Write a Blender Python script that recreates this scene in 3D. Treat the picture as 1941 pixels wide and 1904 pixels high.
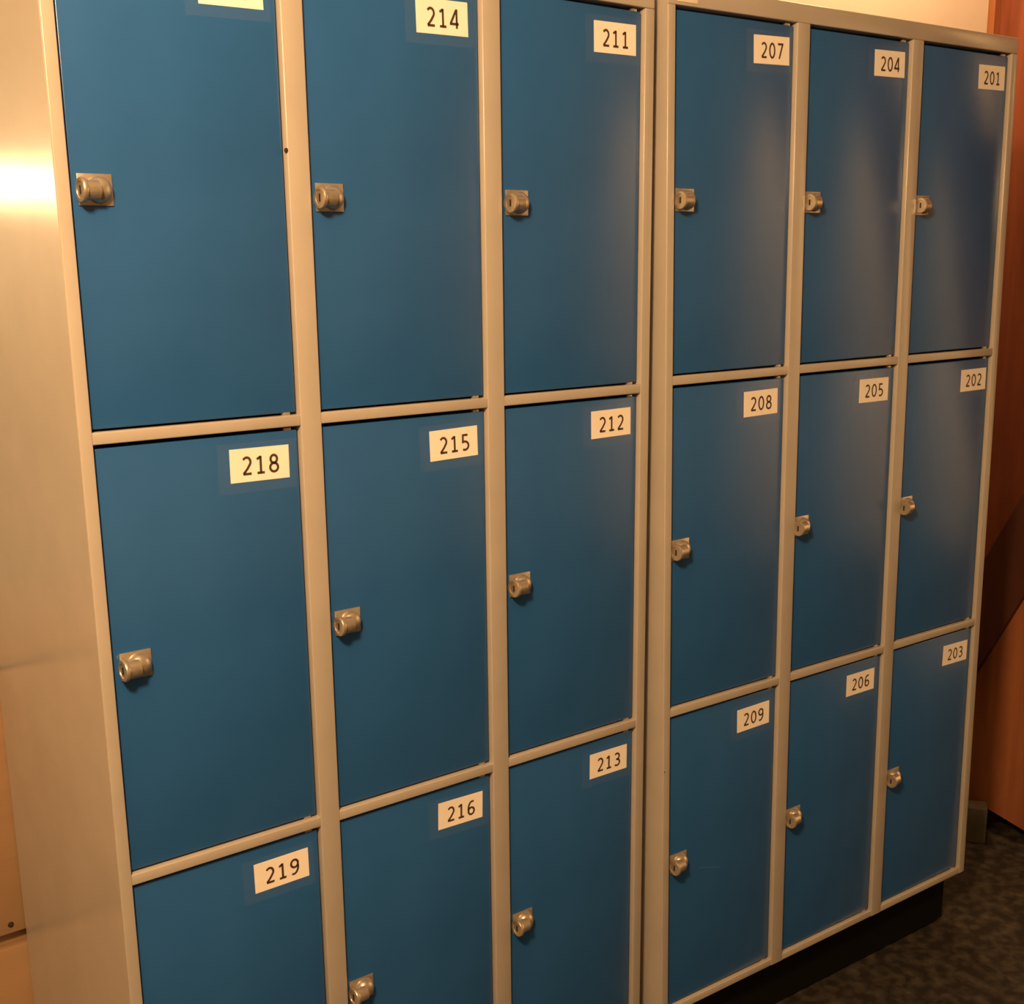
import bpy, bmesh, math, random
from mathutils import Vector, Matrix

random.seed(7)
for o in list(bpy.data.objects):
    bpy.data.objects.remove(o, do_unlink=True)
scene = bpy.context.scene
COL = scene.collection

# ------------------------------------------------------------------ camera
W_PX, H_PX = 1941, 1904
F_PX = 2320.58
RIGHT = Vector((0.79281606, -0.60937198, -0.01041556))
UP = Vector((0.14757612, 0.17536484, 0.97337992))
FWD = Vector((0.59132392, 0.77324832, -0.22896081))
cam_data = bpy.data.cameras.new('camera')
cam_data.sensor_fit = 'HORIZONTAL'
cam_data.sensor_width = 36.0
cam_data.lens = 36.0 * F_PX / W_PX
cam_data.shift_y = (1050.0 - 952.0) / W_PX
cam_data.clip_start = 0.02
cam = bpy.data.objects.new('camera', cam_data)
COL.objects.link(cam)
m = Matrix((RIGHT, UP, -FWD)).transposed().to_4x4()
m.translation = Vector((-0.47313, -1.46327, 1.49738))
cam.matrix_world = m
scene.camera = cam

# ------------------------------------------------------------------ world, lamps, exposure
world = bpy.data.worlds.new('world')
scene.world = world
world.use_nodes = True
bg = world.node_tree.nodes['Background']
bg.inputs['Color'].default_value = (1.0, 0.62, 0.32, 1)
bg.inputs['Strength'].default_value = 0.02
WARM = (1.0, 0.56, 0.25)


def lamp(name, loc, power, radius, color=WARM):
    d = bpy.data.lights.new(name, 'POINT')
    d.energy = power
    d.shadow_soft_size = radius
    d.color = color
    o = bpy.data.objects.new(name, d)
    o.location = loc
    COL.objects.link(o)
    return o


lamp('ceiling_bulb', (-0.70, -1.18, 2.30), 82, 0.12)
lamp('landing_bulb', (2.08, 0.26, 2.66), 12.0, 0.06)
sd = bpy.data.lights.new('added_wall_spot', 'SPOT')  # added unseen spot, brightens the far wall that the right doors reflect
sd.energy = 170
sd.color = WARM
sd.spot_size = math.radians(110)
sd.spot_blend = 0.6
sd.shadow_soft_size = 0.06
spot = bpy.data.objects.new('added_wall_spot', sd)
COL.objects.link(spot)
spot.location = (3.4, -1.9, 2.68)
spot.rotation_euler = (Vector((4.9, -1.9, 1.75)) - spot.location).to_track_quat('-Z', 'Y').to_euler()

vs = scene.view_settings
vs.view_transform = 'Standard'
vs.look = 'None'
vs.gamma = 1.0
vs.use_curve_mapping = False
vs.exposure = 1.48


# ------------------------------------------------------------------ materials
def new_mat(name, base, rough=0.5, metallic=0.0, spec=0.5):
    mt = bpy.data.materials.new(name)
    mt.use_nodes = True
    b = mt.node_tree.nodes['Principled BSDF']
    b.inputs['Base Color'].default_value = (*base, 1)
    b.inputs['Roughness'].default_value = rough
    b.inputs['Metallic'].default_value = metallic
    b.inputs['Specular IOR Level'].default_value = spec
    return mt, mt.node_tree, b


def noise_mat(name, c1, c2, scale, rough=0.5, metallic=0.0, spec=0.5, bump=0.0, bump_scale=None,
              stretch=(1, 1, 1), detail=6.0, lo=0.35, hi=0.65, rough_var=0.0):
    mt, nt, b = new_mat(name, c1, rough, metallic, spec)
    N, L = nt.nodes, nt.links
    tc = N.new('ShaderNodeTexCoord')
    mp = N.new('ShaderNodeMapping')
    mp.inputs['Scale'].default_value = stretch
    nz = N.new('ShaderNodeTexNoise')
    nz.inputs['Scale'].default_value = scale
    nz.inputs['Detail'].default_value = detail
    cr = N.new('ShaderNodeValToRGB')
    cr.color_ramp.elements[0].position = lo
    cr.color_ramp.elements[1].position = hi
    cr.color_ramp.elements[0].color = (*c1, 1)
    cr.color_ramp.elements[1].color = (*c2, 1)
    L.new(tc.outputs['Object'], mp.inputs['Vector'])
    L.new(mp.outputs['Vector'], nz.inputs['Vector'])
    L.new(nz.outputs['Fac'], cr.inputs['Fac'])
    L.new(cr.outputs['Color'], b.inputs['Base Color'])
    if rough_var:
        mr = N.new('ShaderNodeMapRange')
        mr.inputs['To Min'].default_value = rough - rough_var
        mr.inputs['To Max'].default_value = rough + rough_var
        L.new(nz.outputs['Fac'], mr.inputs['Value'])
        L.new(mr.outputs['Result'], b.inputs['Roughness'])
    if bump:
        n2 = N.new('ShaderNodeTexNoise')
        n2.inputs['Scale'].default_value = bump_scale or scale * 4
        n2.inputs['Detail'].default_value = 3
        bp = N.new('ShaderNodeBump')
        bp.inputs['Strength'].default_value = bump
        bp.inputs['Distance'].default_value = 0.001
        L.new(mp.outputs['Vector'], n2.inputs['Vector'])
        L.new(n2.outputs['Fac'], bp.inputs['Height'])
        L.new(bp.outputs['Normal'], b.inputs['Normal'])
    return mt


def wood_mat(name, c1, c2, scale=6.0, rough=0.55, axis='Z'):
    mt, nt, b = new_mat(name, c1, rough, 0, 0.3)
    N, L = nt.nodes, nt.links
    tc = N.new('ShaderNodeTexCoord')
    mp = N.new('ShaderNodeMapping')
    mp.inputs['Scale'].default_value = {'Z': (scale * 3, scale * 3, scale * 0.25),
                                        'X': (scale * 0.25, scale * 3, scale * 3)}[axis]
    nz = N.new('ShaderNodeTexNoise')
    nz.inputs['Scale'].default_value = 1.6
    nz.inputs['Detail'].default_value = 8
    nz.inputs['Distortion'].default_value = 0.6
    cr = N.new('ShaderNodeValToRGB')
    cr.color_ramp.elements[0].position = 0.3
    cr.color_ramp.elements[1].position = 0.7
    cr.color_ramp.elements[0].color = (*c1, 1)
    cr.color_ramp.elements[1].color = (*c2, 1)
    bp = N.new('ShaderNodeBump')
    bp.inputs['Strength'].default_value = 0.15
    bp.inputs['Distance'].default_value = 0.002
    L.new(tc.outputs['Object'], mp.inputs['Vector'])
    L.new(mp.outputs['Vector'], nz.inputs['Vector'])
    L.new(nz.outputs['Fac'], cr.inputs['Fac'])
    L.new(cr.outputs['Color'], b.inputs['Base Color'])
    L.new(nz.outputs['Fac'], bp.inputs['Height'])
    L.new(bp.outputs['Normal'], b.inputs['Normal'])
    return mt


M = {}
M['frame'] = noise_mat('frame_paint', (0.40, 0.385, 0.355), (0.43, 0.41, 0.38), 9, rough=0.20, bump=0.02, bump_scale=500, spec=0.5)
M['blue'] = noise_mat('blue_paint', (0.018, 0.098, 0.320), (0.022, 0.112, 0.355), 5, rough=0.25, bump=0.02, bump_scale=420, spec=0.5, rough_var=0.03)
M['paper'] = noise_mat('label_paper', (0.88, 0.87, 0.83), (0.92, 0.91, 0.87), 30, rough=0.6, spec=0.3)
M['ink'] = new_mat('label_ink', (0.05, 0.022, 0.010), 0.6)[0]
M['metal'] = noise_mat('lock_metal', (0.46, 0.41, 0.33), (0.58, 0.53, 0.44), 60, rough=0.32, metallic=0.72, spec=0.5)
M['slot'] = new_mat('slot_dark', (0.012, 0.008, 0.006), 0.6)[0]
M['inside'] = new_mat('inner_steel', (0.10, 0.095, 0.09), 0.6)[0]
M['plinth'] = new_mat('plinth_black', (0.004, 0.004, 0.0035), 0.9, 0, 0.1)[0]
M['plaster'] = noise_mat('wall_plaster', (0.70, 0.68, 0.62), (0.76, 0.73, 0.67), 5, rough=0.85, bump=0.1, bump_scale=60, spec=0.2)
M['room'] = noise_mat('room_plaster', (0.44, 0.42, 0.38), (0.49, 0.47, 0.43), 5, rough=0.85, bump=0.1, bump_scale=60, spec=0.2)
M['ceiling'] = noise_mat('ceiling_plaster', (0.36, 0.34, 0.31), (0.42, 0.40, 0.37), 5, rough=0.9, spec=0.2)
M['floor'] = noise_mat('floor_concrete', (0.016, 0.0145, 0.012), (0.080, 0.072, 0.058), 34, rough=0.62, bump=0.4, bump_scale=60, spec=0.35, detail=10, lo=0.42, hi=0.80)
M['redwood'] = wood_mat('red_wood', (0.155, 0.043, 0.021), (0.235, 0.072, 0.034), 5)
M['stairwood'] = wood_mat('stair_wood', (0.22, 0.078, 0.034), (0.33, 0.126, 0.052), 5)
M['shadewood'] = wood_mat('shade_wood', (0.055, 0.018, 0.010), (0.085, 0.030, 0.016), 5)  # stair wood darkened to the tone of its shaded band
M['pine'] = wood_mat('pine_wood', (0.30, 0.195, 0.11), (0.35, 0.23, 0.13), 5, axis='X')
M['grey'] = noise_mat('grey_block', (0.07, 0.068, 0.045), (0.10, 0.095, 0.065), 30, rough=0.8)
M['rust'] = new_mat('rust_dark', (0.03, 0.012, 0.006), 0.8)[0]
M['scuff'] = new_mat('scuffed_paint', (0.10, 0.17, 0.26), 0.6)[0]
M['tape'] = noise_mat('pale_tape', (0.70, 0.66, 0.55), (0.76, 0.72, 0.62), 30, rough=0.5)

mt, nt, b = new_mat('clear_film', (0.75, 0.75, 0.75), 0.35, 0, 0.5)
b.inputs['Alpha'].default_value = 0.010
M['film'] = mt

mt, nt, b = new_mat('tube_glass', (0.9, 0.85, 0.7), 0.4)
b.inputs['Emission Color'].default_value = (1.0, 0.66, 0.33, 1)
b.inputs['Emission Strength'].default_value = 17
M['tube'] = mt


# ------------------------------------------------------------------ mesh helpers
def box_bm(x0, x1, y0, y1, z0, z1, bevel=0.0, seg=2):
    bm = bmesh.new()
    bmesh.ops.create_cube(bm, size=1.0)
    for v in bm.verts:
        v.co = Vector((x0 + (v.co.x + 0.5) * (x1 - x0), y0 + (v.co.y + 0.5) * (y1 - y0), z0 + (v.co.z + 0.5) * (z1 - z0)))
    if bevel > 0:
        bmesh.ops.bevel(bm, geom=list(bm.edges), offset=bevel, segments=seg, profile=0.5, affect='EDGES')
    return bm


def to_mesh(bm, name, mats, smooth=False):
    bmesh.ops.recalc_face_normals(bm, faces=bm.faces)
    me = bpy.data.meshes.new(name)
    bm.to_mesh(me)
    bm.free()
    for mm in mats:
        me.materials.append(M[mm])
    if smooth:
        for p in me.polygons:
            p.use_smooth = True
        try:
            me.set_sharp_from_angle(angle=math.radians(38))
        except Exception:
            pass
    return me


def obj(name, me, parent=None, loc=(0, 0, 0), rot=(0, 0, 0)):
    o = bpy.data.objects.new(name, me)
    COL.objects.link(o)
    o.location = loc
    o.rotation_euler = rot
    if parent is not None:
        o.parent = parent
    return o


def box(name, mat, x0, x1, y0, y1, z0, z1, parent=None, bevel=0.0, seg=2, loc=(0, 0, 0), rot=(0, 0, 0)):
    return obj(name, to_mesh(box_bm(x0, x1, y0, y1, z0, z1, bevel, seg), name, [mat], bevel > 0), parent, loc, rot)


def tag(o, label=None, cat=None, group=None, kind=None):
    if label:
        o['label'] = label
    if cat:
        o['category'] = cat
    if group:
        o['group'] = group
    if kind:
        o['kind'] = kind
    return o


def empty(name, loc, rot=(0, 0, 0)):
    o = bpy.data.objects.new(name, None)
    o.empty_display_size = 0.1
    COL.objects.link(o)
    o.location = loc
    o.rotation_euler = rot
    return o


def cyl_bm(bm, p0, p1, r0, r1, n=28):
    """capped frustum between two points added to bm"""
    p0, p1 = Vector(p0), Vector(p1)
    ax = (p1 - p0).normalized()
    a = ax.cross(Vector((0, 0, 1)))
    if a.length < 1e-4:
        a = Vector((1, 0, 0))
    a.normalize()
    c = ax.cross(a)
    rings = []
    for p, r in ((p0, r0), (p1, r1)):
        rings.append([bm.verts.new(p + (a * math.cos(2 * math.pi * i / n) + c * math.sin(2 * math.pi * i / n)) * r) for i in range(n)])
    for i in range(n):
        k = (i + 1) % n
        bm.faces.new((rings[0][i], rings[0][k], rings[1][k], rings[1][i]))
    bm.faces.new(rings[0][::-1])
    bm.faces.new(rings[1])


def lathe_bm(bm, p0, axis, prof, n=32):
    """surface of revolution: prof = [(distance along axis, radius)]"""
    p0, ax = Vector(p0), Vector(axis).normalized()
    a = ax.cross(Vector((0, 0, 1))).normalized()
    c = ax.cross(a)
    rings = []
    for d, r in prof:
        if r < 1e-6:
            rings.append([bm.verts.new(p0 + ax * d)])
        else:
            rings.append([bm.verts.new(p0 + ax * d + (a * math.cos(2 * math.pi * i / n) + c * math.sin(2 * math.pi * i / n)) * r) for i in range(n)])
    for A, B in zip(rings[:-1], rings[1:]):
        for i in range(n):
            k = (i + 1) % n
            if len(A) == 1 and len(B) == 1:
                continue
            if len(A) == 1:
                bm.faces.new((A[0], B[k], B[i]))
            elif len(B) == 1:
                bm.faces.new((A[i], A[k], B[0]))
            else:
                bm.faces.new((A[i], A[k], B[k], B[i]))


def prism(name, mat, pts_yz, x0, x1, parent=None):
    """polygon in the y-z plane, extruded along x"""
    bm = bmesh.new()
    A = [bm.verts.new((x0, y, z)) for y, z in pts_yz]
    B = [bm.verts.new((x1, y, z)) for y, z in pts_yz]
    bm.faces.new(A)
    bm.faces.new(B[::-1])
    for i in range(len(A)):
        k = (i + 1) % len(A)
        bm.faces.new((A[i], B[i], B[k], A[k]))
    return obj(name, to_mesh(bm, name, [mat]), parent)


# ------------------------------------------------------------------ the room
WALL_Y = 0.53
XR = 2.69
ZC = 2.78


def struct(name, mat, *a):
    return tag(box(name, mat, *a), kind='structure')


struct('floor', 'floor', -3.0, 5.2, -4.6, 3.4, -0.1, 0.0)
struct('ceiling', 'ceiling', -3.0, 5.2, -4.6, 3.4, ZC, ZC + 0.1)
struct('wall_back', 'plaster', 0.03, XR + 0.1, WALL_Y, WALL_Y + 0.1, 0, ZC)
struct('wall_passage', 'plaster', 0.03, 0.13, WALL_Y + 0.1, 3.2, 0, ZC)
struct('wall_rear', 'plaster', -3.0, 0.13, 3.2, 3.3, 0, ZC)
struct('wall_left', 'plaster', -3.0, -2.9, -4.5, 3.2, 0, ZC)
struct('wall_front', 'room', -2.9, 5.2, -4.6, -4.5, 0, ZC)
struct('wall_right', 'redwood', XR, XR + 0.1, -0.4, WALL_Y, 0, ZC)
struct('wall_far_right', 'plaster', 4.9, 5.0, -4.5, -0.3, 0, ZC)
struct('wall_return', 'redwood', XR + 0.1, 4.9, -0.4, -0.3, 0, ZC)
struct('trim_1', 'stairwood', XR - 0.03, XR, WALL_Y - 0.02, WALL_Y, 0, ZC)

# ------------------------------------------------------------------ locker banks
WO, PW, A0, A3 = 0.27852, 0.03118, 0.0159, 0.01916
BAR = 0.0150
Z1T, Z1B = 1.3075, 1.2925
Z2T, Z2B = 0.7275, 0.7125
ZTI, ZTO = 1.8780, 1.9080
ZBI, ZBO = 0.1384, 0.1240
DEPTH = 0.50
WIDTH = A0 + 3 * WO + 2 * PW + A3
RECESS = 0.007
ROWS = ((Z1T, ZTI), (Z2T, Z1B), (ZBI, Z2B))      # opening bottom, top
GAP_L, GAP_R, GAP_T, GAP_B = 0.0028, 0.0030, 0.0050, 0.0030


def col_x(c):
    return A0 + c * (WO + PW)


# --- digits as flat strokes
def arc(cx, cy, rx, ry, a0, a1, n=14):
    return [(cx + rx * math.cos(math.radians(a0 + (a1 - a0) * i / n)), cy + ry * math.sin(math.radians(a0 + (a1 - a0) * i / n))) for i in range(n + 1)]


S = 0.05
DIGITS = {
    '0': [arc(0.28, 0.5, 0.23, 0.45, 90, 450, 36)],
    '1': [[(0.08, 0.80), (0.30, 0.94)], [(0.29, 0.97), (0.29, 0.05)], [(0.08, 0.05), (0.50, 0.05)]],
    '2': [[(0.07, 0.84)] + arc(0.27, 0.70, 0.21, 0.25, 130, -30, 14) + [(0.30, 0.33), (0.07, 0.06)], [(0.05, 0.05), (0.52, 0.05)]],
    '3': [[(0.08, 0.87)] + arc(0.25, 0.73, 0.21, 0.22, 115, -80, 14) + [(0.18, 0.51)], [(0.18, 0.51)] + arc(0.25, 0.275, 0.24, 0.23, 85, -118, 16) + [(0.07, 0.11)]],
    '4': [[(0.42, 0.0), (0.42, 0.95), (0.38, 0.95), (0.03, 0.27), (0.03, 0.24), (0.55, 0.24)]],
    '5': [[(0.46, 0.95), (0.12, 0.95), (0.11, 0.53)] + arc(0.25, 0.30, 0.25, 0.255, 105, -125, 18)],
    '6': [[(0.47, 0.93)] + arc(0.36, 0.48, 0.29, 0.47, 85, 185, 12) + arc(0.285, 0.29, 0.215, 0.24, 175, 535, 26)],
    '7': [[(0.05, 0.95), (0.50, 0.95), (0.48, 0.88), (0.18, 0.0)]],
    '8': [arc(0.28, 0.735, 0.185, 0.215, -90, 270, 26), arc(0.28, 0.275, 0.225, 0.235, 90, 450, 28)],
    '9': [arc(0.275, 0.71, 0.215, 0.24, -5, 355, 26) + arc(0.20, 0.52, 0.29, 0.47, 5, -95, 12) + [(0.09, 0.07)]],
}


def ribbon(bm, pts, hw, y):
    P = [Vector((p[0], 0, p[1])) for p in pts]
    P = [p for i, p in enumerate(P) if i == 0 or (p - P[i - 1]).length > 1e-6]
    n = len(P)
    left, right = [], []
    closed = (P[0] - P[-1]).length < 1e-5
    for i in range(n):
        if closed and i in (0, n - 1):
            d0 = (P[n - 1] - P[n - 2]).normalized()
            d1 = (P[1] - P[0]).normalized()
        else:
            d0 = (P[i] - P[i - 1]).normalized() if i else (P[1] - P[0]).normalized()
            d1 = (P[i + 1] - P[i]).normalized() if i < n - 1 else d0
        t = d0 + d1
        t = t.normalized() if t.length > 1e-4 else d1
        nn = Vector((-t.z, 0, t.x))
        k = 1.0 / max(0.55, nn.dot(Vector((-d1.z, 0, d1.x))))
        left.append(bm.verts.new((P[i].x + nn.x * hw * k, y, P[i].z + nn.z * hw * k)))
        right.append(bm.verts.new((P[i].x - nn.x * hw * k, y, P[i].z - nn.z * hw * k)))
    for i in range(n - 1):
        f = bm.faces.new((left[i], left[i + 1], right[i + 1], right[i]))
        f.material_index = 1


LW, LH = 0.085, 0.0443


def label_mesh(num):
    bm = box_bm(-LW / 2, LW / 2, -0.0004, 0.0, -LH / 2, LH / 2)
    h, adv = 0.0242, 0.0194
    for i, ch in enumerate(num):
        ox = (i - 1) * adv - 0.28 * h + 0.001
        for st in DIGITS[ch]:
            ribbon(bm, [(ox - 0.0006 + x * h * 1.05, -0.0008 + (z - 0.5) * h) for x, z in st], S * h * 1.38, -0.00055)
    me = bpy.data.meshes.new('number_label')
    bm.normal_update()
    for f in bm.faces:
        if f.material_index == 1 and f.normal.y > 0:
            f.normal_flip()
    bm.to_mesh(me)
    bm.free()
    me.materials.append(M['paper'])
    me.materials.append(M['ink'])
    return me


# --- shared meshes
ME = {}
for r, (zb, zt) in enumerate(ROWS):
    ME['door', r] = to_mesh(box_bm(0, WO - GAP_L - GAP_R, 0, 0.018, 0, zt - zb - GAP_T - GAP_B, 0.0022, 3), 'door', ['blue'], True)
ME['plate'] = to_mesh(box_bm(-0.0205, 0.0205, -0.0022, 0, -0.0180, 0.0180, 0.0007, 2), 'lock_plate', ['metal'], True)
bm = bmesh.new()
lathe_bm(bm, (0.0035, -0.001, 0), (0, -1, 0), [(0, 0.0158), (0.003, 0.0156), (0.0075, 0.0142), (0.011, 0.0115), (0.0135, 0.0075), (0.0148, 0.0)])
ME['boss'] = to_mesh(bm, 'lock_body', ['metal'], True)
AX = Vector((-1.0, -0.06, 0)).normalized()
bm = bmesh.new()
c0 = Vector((-0.0005, -0.0125, -0.001))
lathe_bm(bm, c0, AX, [(0, 0.0), (0, 0.0112), (0.0165, 0.0112), (0.0165, 0.0136), (0.0178, 0.0142), (0.0205, 0.0142), (0.0218, 0.0134),
                      (0.0218, 0.0098), (0.0208, 0.0094), (0.0208, 0.0)])
ME['cyl'] = to_mesh(bm, 'lock_cylinder', ['metal'], True)
bm = box_bm(-0.0013, 0.0013, -0.0004, 0.0004, -0.0048, 0.0048)
bmesh.ops.transform(bm, matrix=Matrix.Translation(c0 + AX * 0.0212) @ Matrix.Rotation(math.atan2(-AX.x, AX.y) + math.pi, 4, 'Z'), verts=bm.verts)
ME['slot'] = to_mesh(bm, 'key_slot', ['slot'])
ME['hinge'] = to_mesh(box_bm(-0.0055, 0.0055, -0.003, 0.004, -0.0022, 0.0022, 0.0012, 2), 'hinge_pin', ['metal'], True)
ME['film'] = to_mesh(box_bm(-0.056, 0.056, -0.0003, 0.0, -0.033, 0.033), 'clear_tape', ['film'])
POST_D = 0.030
ME['post'] = to_mesh(box_bm(0, PW, 0, POST_D, 0, ZTI - ZBO, 0.0016, 3), 'post', ['frame'], True)
ME['post_l'] = to_mesh(box_bm(0, A0, 0, POST_D, 0, ZTI - ZBO, 0.0014, 3), 'post', ['frame'], True)
ME['post_r'] = to_mesh(box_bm(0, A3, 0, POST_D, 0, ZTI - ZBO, 0.0014, 3), 'post', ['frame'], True)
ME['bar'] = to_mesh(box_bm(0, WO + 0.004, 0, POST_D - 0.004, 0, BAR, 0.0016, 3), 'crossbar', ['frame'], True)
ME['brail'] = to_mesh(box_bm(0, WO + 0.004, 0, POST_D, 0, ZBI - ZBO, 0.0016, 3), 'bottom_rail', ['frame'], True)
ME['trail'] = to_mesh(box_bm(0, WIDTH, 0, POST_D, 0, ZTO - ZTI, 0.0016, 3), 'top_rail', ['frame'], True)
ME['side'] = to_mesh(box_bm(0, 0.0015, 0.0018, DEPTH, 0, ZTO - ZBO), 'side_panel', ['frame'])
ME['part'] = to_mesh(box_bm(0, 0.0015, POST_D + 0.002, DEPTH - 0.003, 0, ZTO - ZBO - 0.01), 'partition', ['inside'])
ME['shelf'] = to_mesh(box_bm(0.002, WIDTH - 0.002, POST_D + 0.001, DEPTH - 0.003, 0, 0.0015), 'shelf', ['inside'])

# measured per door: lock offset from opening (right, down) and label offset / tilt
LOCK = {'217': (.0305, .2895), '214': (.0298, .2910), '211': (.0308, .2910), '218': (.0312, .2835), '215': (.0298, .2840), '212': (.0297, .2818),
        '219': (.0300, .2850), '216': (.0270, .2870), '213': (.0292, .2850), '207': (.0278, .2900), '208': (.0252, .2812), '209': (.0276, .2860),
        '204': (.0248, .2890), '205': (.0212, .2818), '206': (.0250, .2848), '201': (.0250, .2900), '202': (.0216, .2835), '203': (.0244, .2850)}
LABEL = {'217': (.2158, .0494, 1.2), '214': (.2158, .0512, 1.2), '211': (.2222, .0479, .9), '218': (.2187, .0456, -.5), '215': (.2202, .0480, 1.3), '212': (.2201, .0442, .7),
         '219': (.2162, .0508, .4), '216': (.2181, .0498, -1.4), '213': (.2203, .0501, -.5), '207': (.2233, .0475, 1.5), '208': (.2171, .0450, .8), '209': (.2170, .0504, .8),
         '204': (.2220, .0458, 1.1), '205': (.2175, .0450, -.3), '206': (.2158, .0502, -.1), '201': (.2250, .0478, 1.1), '202': (.2260, .0466, .3), '203': (.2209, .0520, -1.0)}


def locker_bank(loc, rot, numbers, label):
    root = empty('locker_bank', loc, rot)
    tag(root, label, 'lockers', 'steel locker banks')
    # carcass
    obj('side_panel', ME['side'], root, (-0.0006, 0, ZBO))
    obj('side_panel', ME['side'], root, (WIDTH - 0.0009, 0, ZBO))
    for c in (1, 2):
        obj('partition', ME['part'], root, (col_x(c) - PW / 2, 0, ZBO + 0.004))
    for z in (ZBO + 0.002, Z2B + 0.005, Z1B + 0.005):
        obj('shelf', ME['shelf'], root, (0, 0, z))
    box('top_panel', 'frame', 0, WIDTH, POST_D, DEPTH, ZTO - 0.0015, ZTO, root)
    box('back_panel', 'inside', 0.002, WIDTH - 0.002, DEPTH - 0.002, DEPTH, ZBO, ZTO - 0.002, root)
    box('plinth', 'plinth', 0.012, WIDTH - 0.012, 0.042, DEPTH - 0.03, -0.004, ZBO, root)
    # face frame
    obj('post', ME['post_l'], root, (0, 0, ZBO))
    obj('post', ME['post'], root, (col_x(0) + WO, 0, ZBO))
    obj('post', ME['post'], root, (col_x(1) + WO, 0, ZBO))
    obj('post', ME['post_r'], root, (col_x(2) + WO, 0, ZBO))
    obj('top_rail', ME['trail'], root, (0, 0.0004, ZTI))
    for c in range(3):
        obj('crossbar', ME['bar'], root, (col_x(c) - 0.002, 0.0008, Z1B))
        obj('crossbar', ME['bar'], root, (col_x(c) - 0.002, 0.0008, Z2B))
        obj('bottom_rail', ME['brail'], root, (col_x(c) - 0.002, 0.0008, ZBO))
    # doors
    for c in range(3):
        for r in range(3):
            num = numbers[c][r]
            zb, zt = ROWS[r]
            d = obj('door', ME['door', r], root, (col_x(c) + GAP_L, RECESS, zb + GAP_B))
            d['label'] = 'blue steel locker door numbered ' + num
            ox, oz = -GAP_L, zt - zb - GAP_B            # opening's top left in door space
            lx, lz, la = LABEL[num]
            nl = obj('number_label', label_mesh(num), d, (ox + lx, -0.0002, oz - lz), (0, -math.radians(la), 0))
            nl['label'] = 'white paper label reading ' + num
            obj('clear_tape', ME['film'], d, (ox + lx - 0.004, -0.0008, oz - lz - 0.003), (0, -math.radians(la), 0))
            kx, kz = LOCK[num]
            kp = (ox + kx, 0, oz - kz)
            for key, nm in (('plate', 'lock_plate'), ('boss', 'lock_body'), ('cyl', 'lock_cylinder'), ('slot', 'key_slot')):
                obj(nm, ME[key], d, kp)
            dw, dh = WO - GAP_L - GAP_R, zt - zb - GAP_T - GAP_B
            obj('hinge_pin', ME['hinge'], d, (dw - 0.014, 0.003, dh + 0.0014))
            obj('hinge_pin', ME['hinge'], d, (dw - 0.014, 0.003, -0.0012))
    return root


bankA = locker_bank((0, 0, 0), (0, 0, 0), (('217', '218', '219'), ('214', '215', '216'), ('211', '212', '213')),
                    'left bank of nine blue lockers, numbers 211 to 219, nearest the camera')
bankB = locker_bank((0.96206, -0.03027, 0.00956), (-0.01127, -0.00541, -0.02873),
                    (('207', '208', '209'), ('204', '205', '206'), ('201', '202', '203')),
                    'right bank of nine blue lockers, numbers 201 to 209, beside the wooden stair')
# small marks
for d in list(bankB.children):
    if d.get('label', '').endswith('209'):
        box('scratch', 'scuff', 0, 0.055, -0.0002, 0.0001, 0, 0.0006, d, 0, 2, (0.0795, 0, 0.5741 - 0.003 - 0.3155), (0, math.radians(16.7), 0))
bm = bmesh.new()
lathe_bm(bm, (0, 0.001, 0), (0, -1, 0), [(0, 0.0032), (0.0015, 0.0028), (0.0024, 0.0)], 14)
me_stud = to_mesh(bm, 'door_stop', ['rust'], True)
obj('door_stop', me_stud, bankA, (col_x(0) + WO - 0.0005, 0.001, 1.6430))
bm = bmesh.new()
lathe_bm(bm, (0, 0.001, 0), (0, -1, 0), [(0, 0.0016), (0.0010, 0.0014), (0.0014, 0.0)], 12)
obj('paint_chip', to_mesh(bm, 'paint_chip', ['rust'], True), bankB, (0.0030, 0.0, 0.6140))
box('tape_strip', 'tape', 0.019, 0.062, -0.0004, 0.0006, 1.8830, 1.8990, bankB)

# ------------------------------------------------------------------ wooden stair at the right
SX0, SX1 = 2.38, 2.43
stair = empty('wooden_stair', (0, 0, 0))
tag(stair, 'steep dark brown wooden stair rising behind the right end of the lockers', 'stairs')


def rear(z):
    return 0.062 - (z - 1.10) * 0.49


def front(z):
    return -0.33 - (z - 1.10) * 0.49


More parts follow.
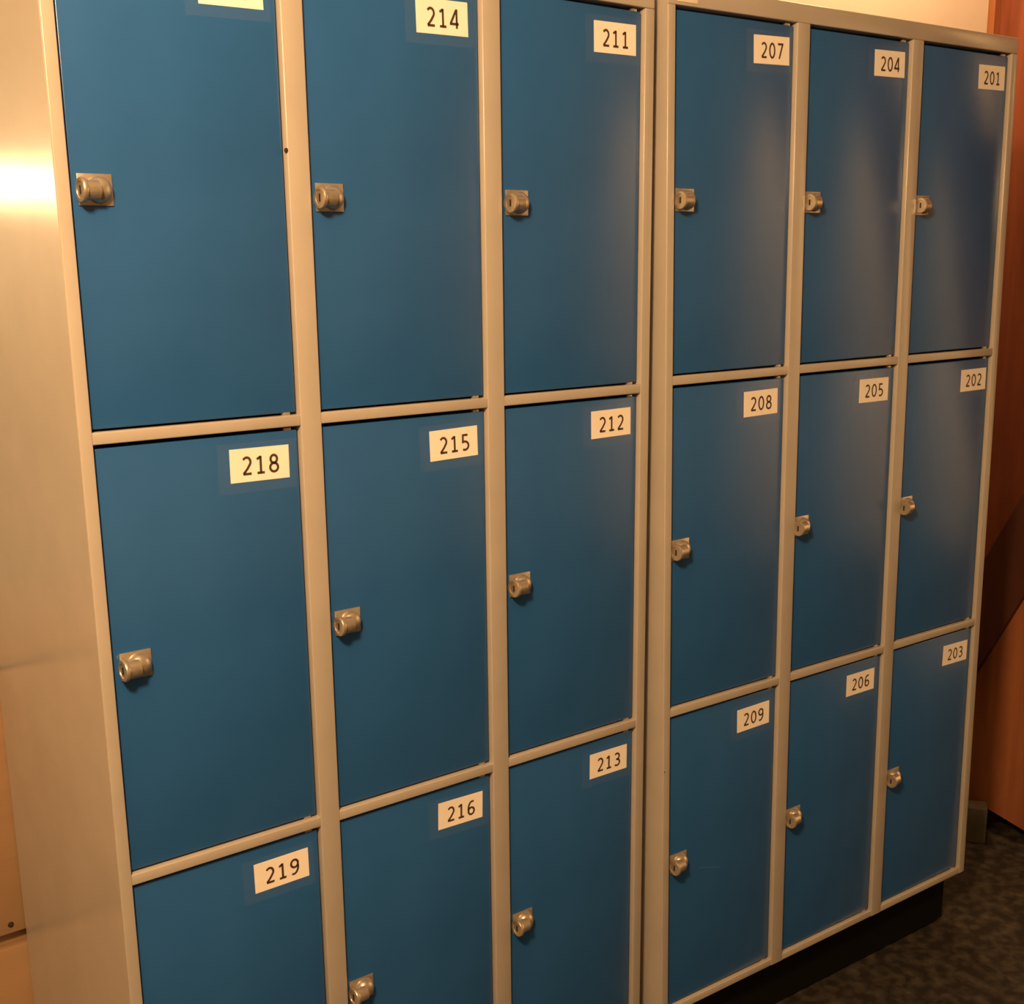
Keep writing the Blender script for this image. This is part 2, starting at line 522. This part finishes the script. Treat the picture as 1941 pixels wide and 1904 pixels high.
prism('stringer', 'stairwood', [(0.50, 0.066), (0.19, 0.068), (0.07, 0.042), (-0.15, 0.03), (-0.15, 0.60), (-0.20, 0.84), (front(2.72), 2.72),
                               (rear(2.72), 2.72), (rear(0.30), 0.30), (0.50, 0.20)], SX0, SX1, stair)
board = prism('stringer_shade', 'shadewood', [(rear(0.30) , 0.30), (rear(0.30) - 0.15, 0.30), (rear(2.72) - 0.15, 2.72), (rear(2.72), 2.72)], SX0 - 0.018, SX0, stair)  # added dark strip, paints the shade below the stair's diagonal edge
board['label'] = 'added dark board standing in for the shade along the upper edge of the stair'
for i in range(1, 11):
    z = 0.25 * i
    yc = (rear(z) + front(z)) / 2
    box('tread', 'stairwood', SX1, XR - 0.01, yc - 0.13, yc + 0.13, z - 0.035, z, stair, 0.003)

foot = box('foot_block', 'grey', -0.075, 0.075, 0.0, 0.055, 0.0, 0.098, None, 0.004, 2, (2.2665, 0.1985, 0), (0, 0, math.radians(-55)))
tag(foot, 'small grey block on the floor at the foot of the wooden stair', 'block')

# ------------------------------------------------------------------ low pine cabinet behind the left bank
cab = empty('pine_cabinet', (-0.40, 0.752, 0))
tag(cab, 'low pine cabinet standing behind the left end of the lockers', 'cabinet')
cx0, cx1, cy0, cy1 = -0.41, 0.418, -0.25, 0.20
box('body', 'pine', cx0, cx1, cy0 + 0.02, cy1, 0.0, 0.885, cab, 0.003)
box('top', 'pine', cx0 - 0.005, cx1 + 0.005, cy0, cy1, 0.885, 0.912, cab, 0.004)
dr = box('door', 'pine', cx0 + 0.005, cx1 - 0.006, cy0, cy0 + 0.02, 0.428, 0.878, cab, 0.002)
bm = bmesh.new()
lathe_bm(bm, (0, 0, 0), (0, -1, 0), [(0, 0.005), (0.002, 0.004), (0.003, 0.0)], 14)
obj('screw', to_mesh(bm, 'screw', ['rust'], True), dr, (0.377, cy0, 0.444))
box('drawer', 'pine', cx0 + 0.005, cx1 - 0.006, cy0, cy0 + 0.02, 0.04, 0.402, cab, 0.002)

# ------------------------------------------------------------------ tube lamp at the end of the passage (mirrored in the side panel)
tl = empty('tube_lamp', (-1.0, 3.02, 1.79))
tag(tl, 'long fluorescent tube lamp on the wall of the passage', 'lamp')
bm = bmesh.new()
cyl_bm(bm, (-0.75, 0, 0), (0.75, 0, 0), 0.028, 0.028, 24)
obj('tube', to_mesh(bm, 'tube', ['tube'], True), tl)
box('housing', 'frame', -0.80, 0.80, 0.035, 0.18, -0.05, 0.05, tl, 0.006)
box('end_cap', 'frame', -0.80, -0.75, -0.035, 0.035, -0.035, 0.035, tl, 0.004)
box('end_cap', 'frame', 0.75, 0.80, -0.035, 0.035, -0.035, 0.035, tl, 0.004)
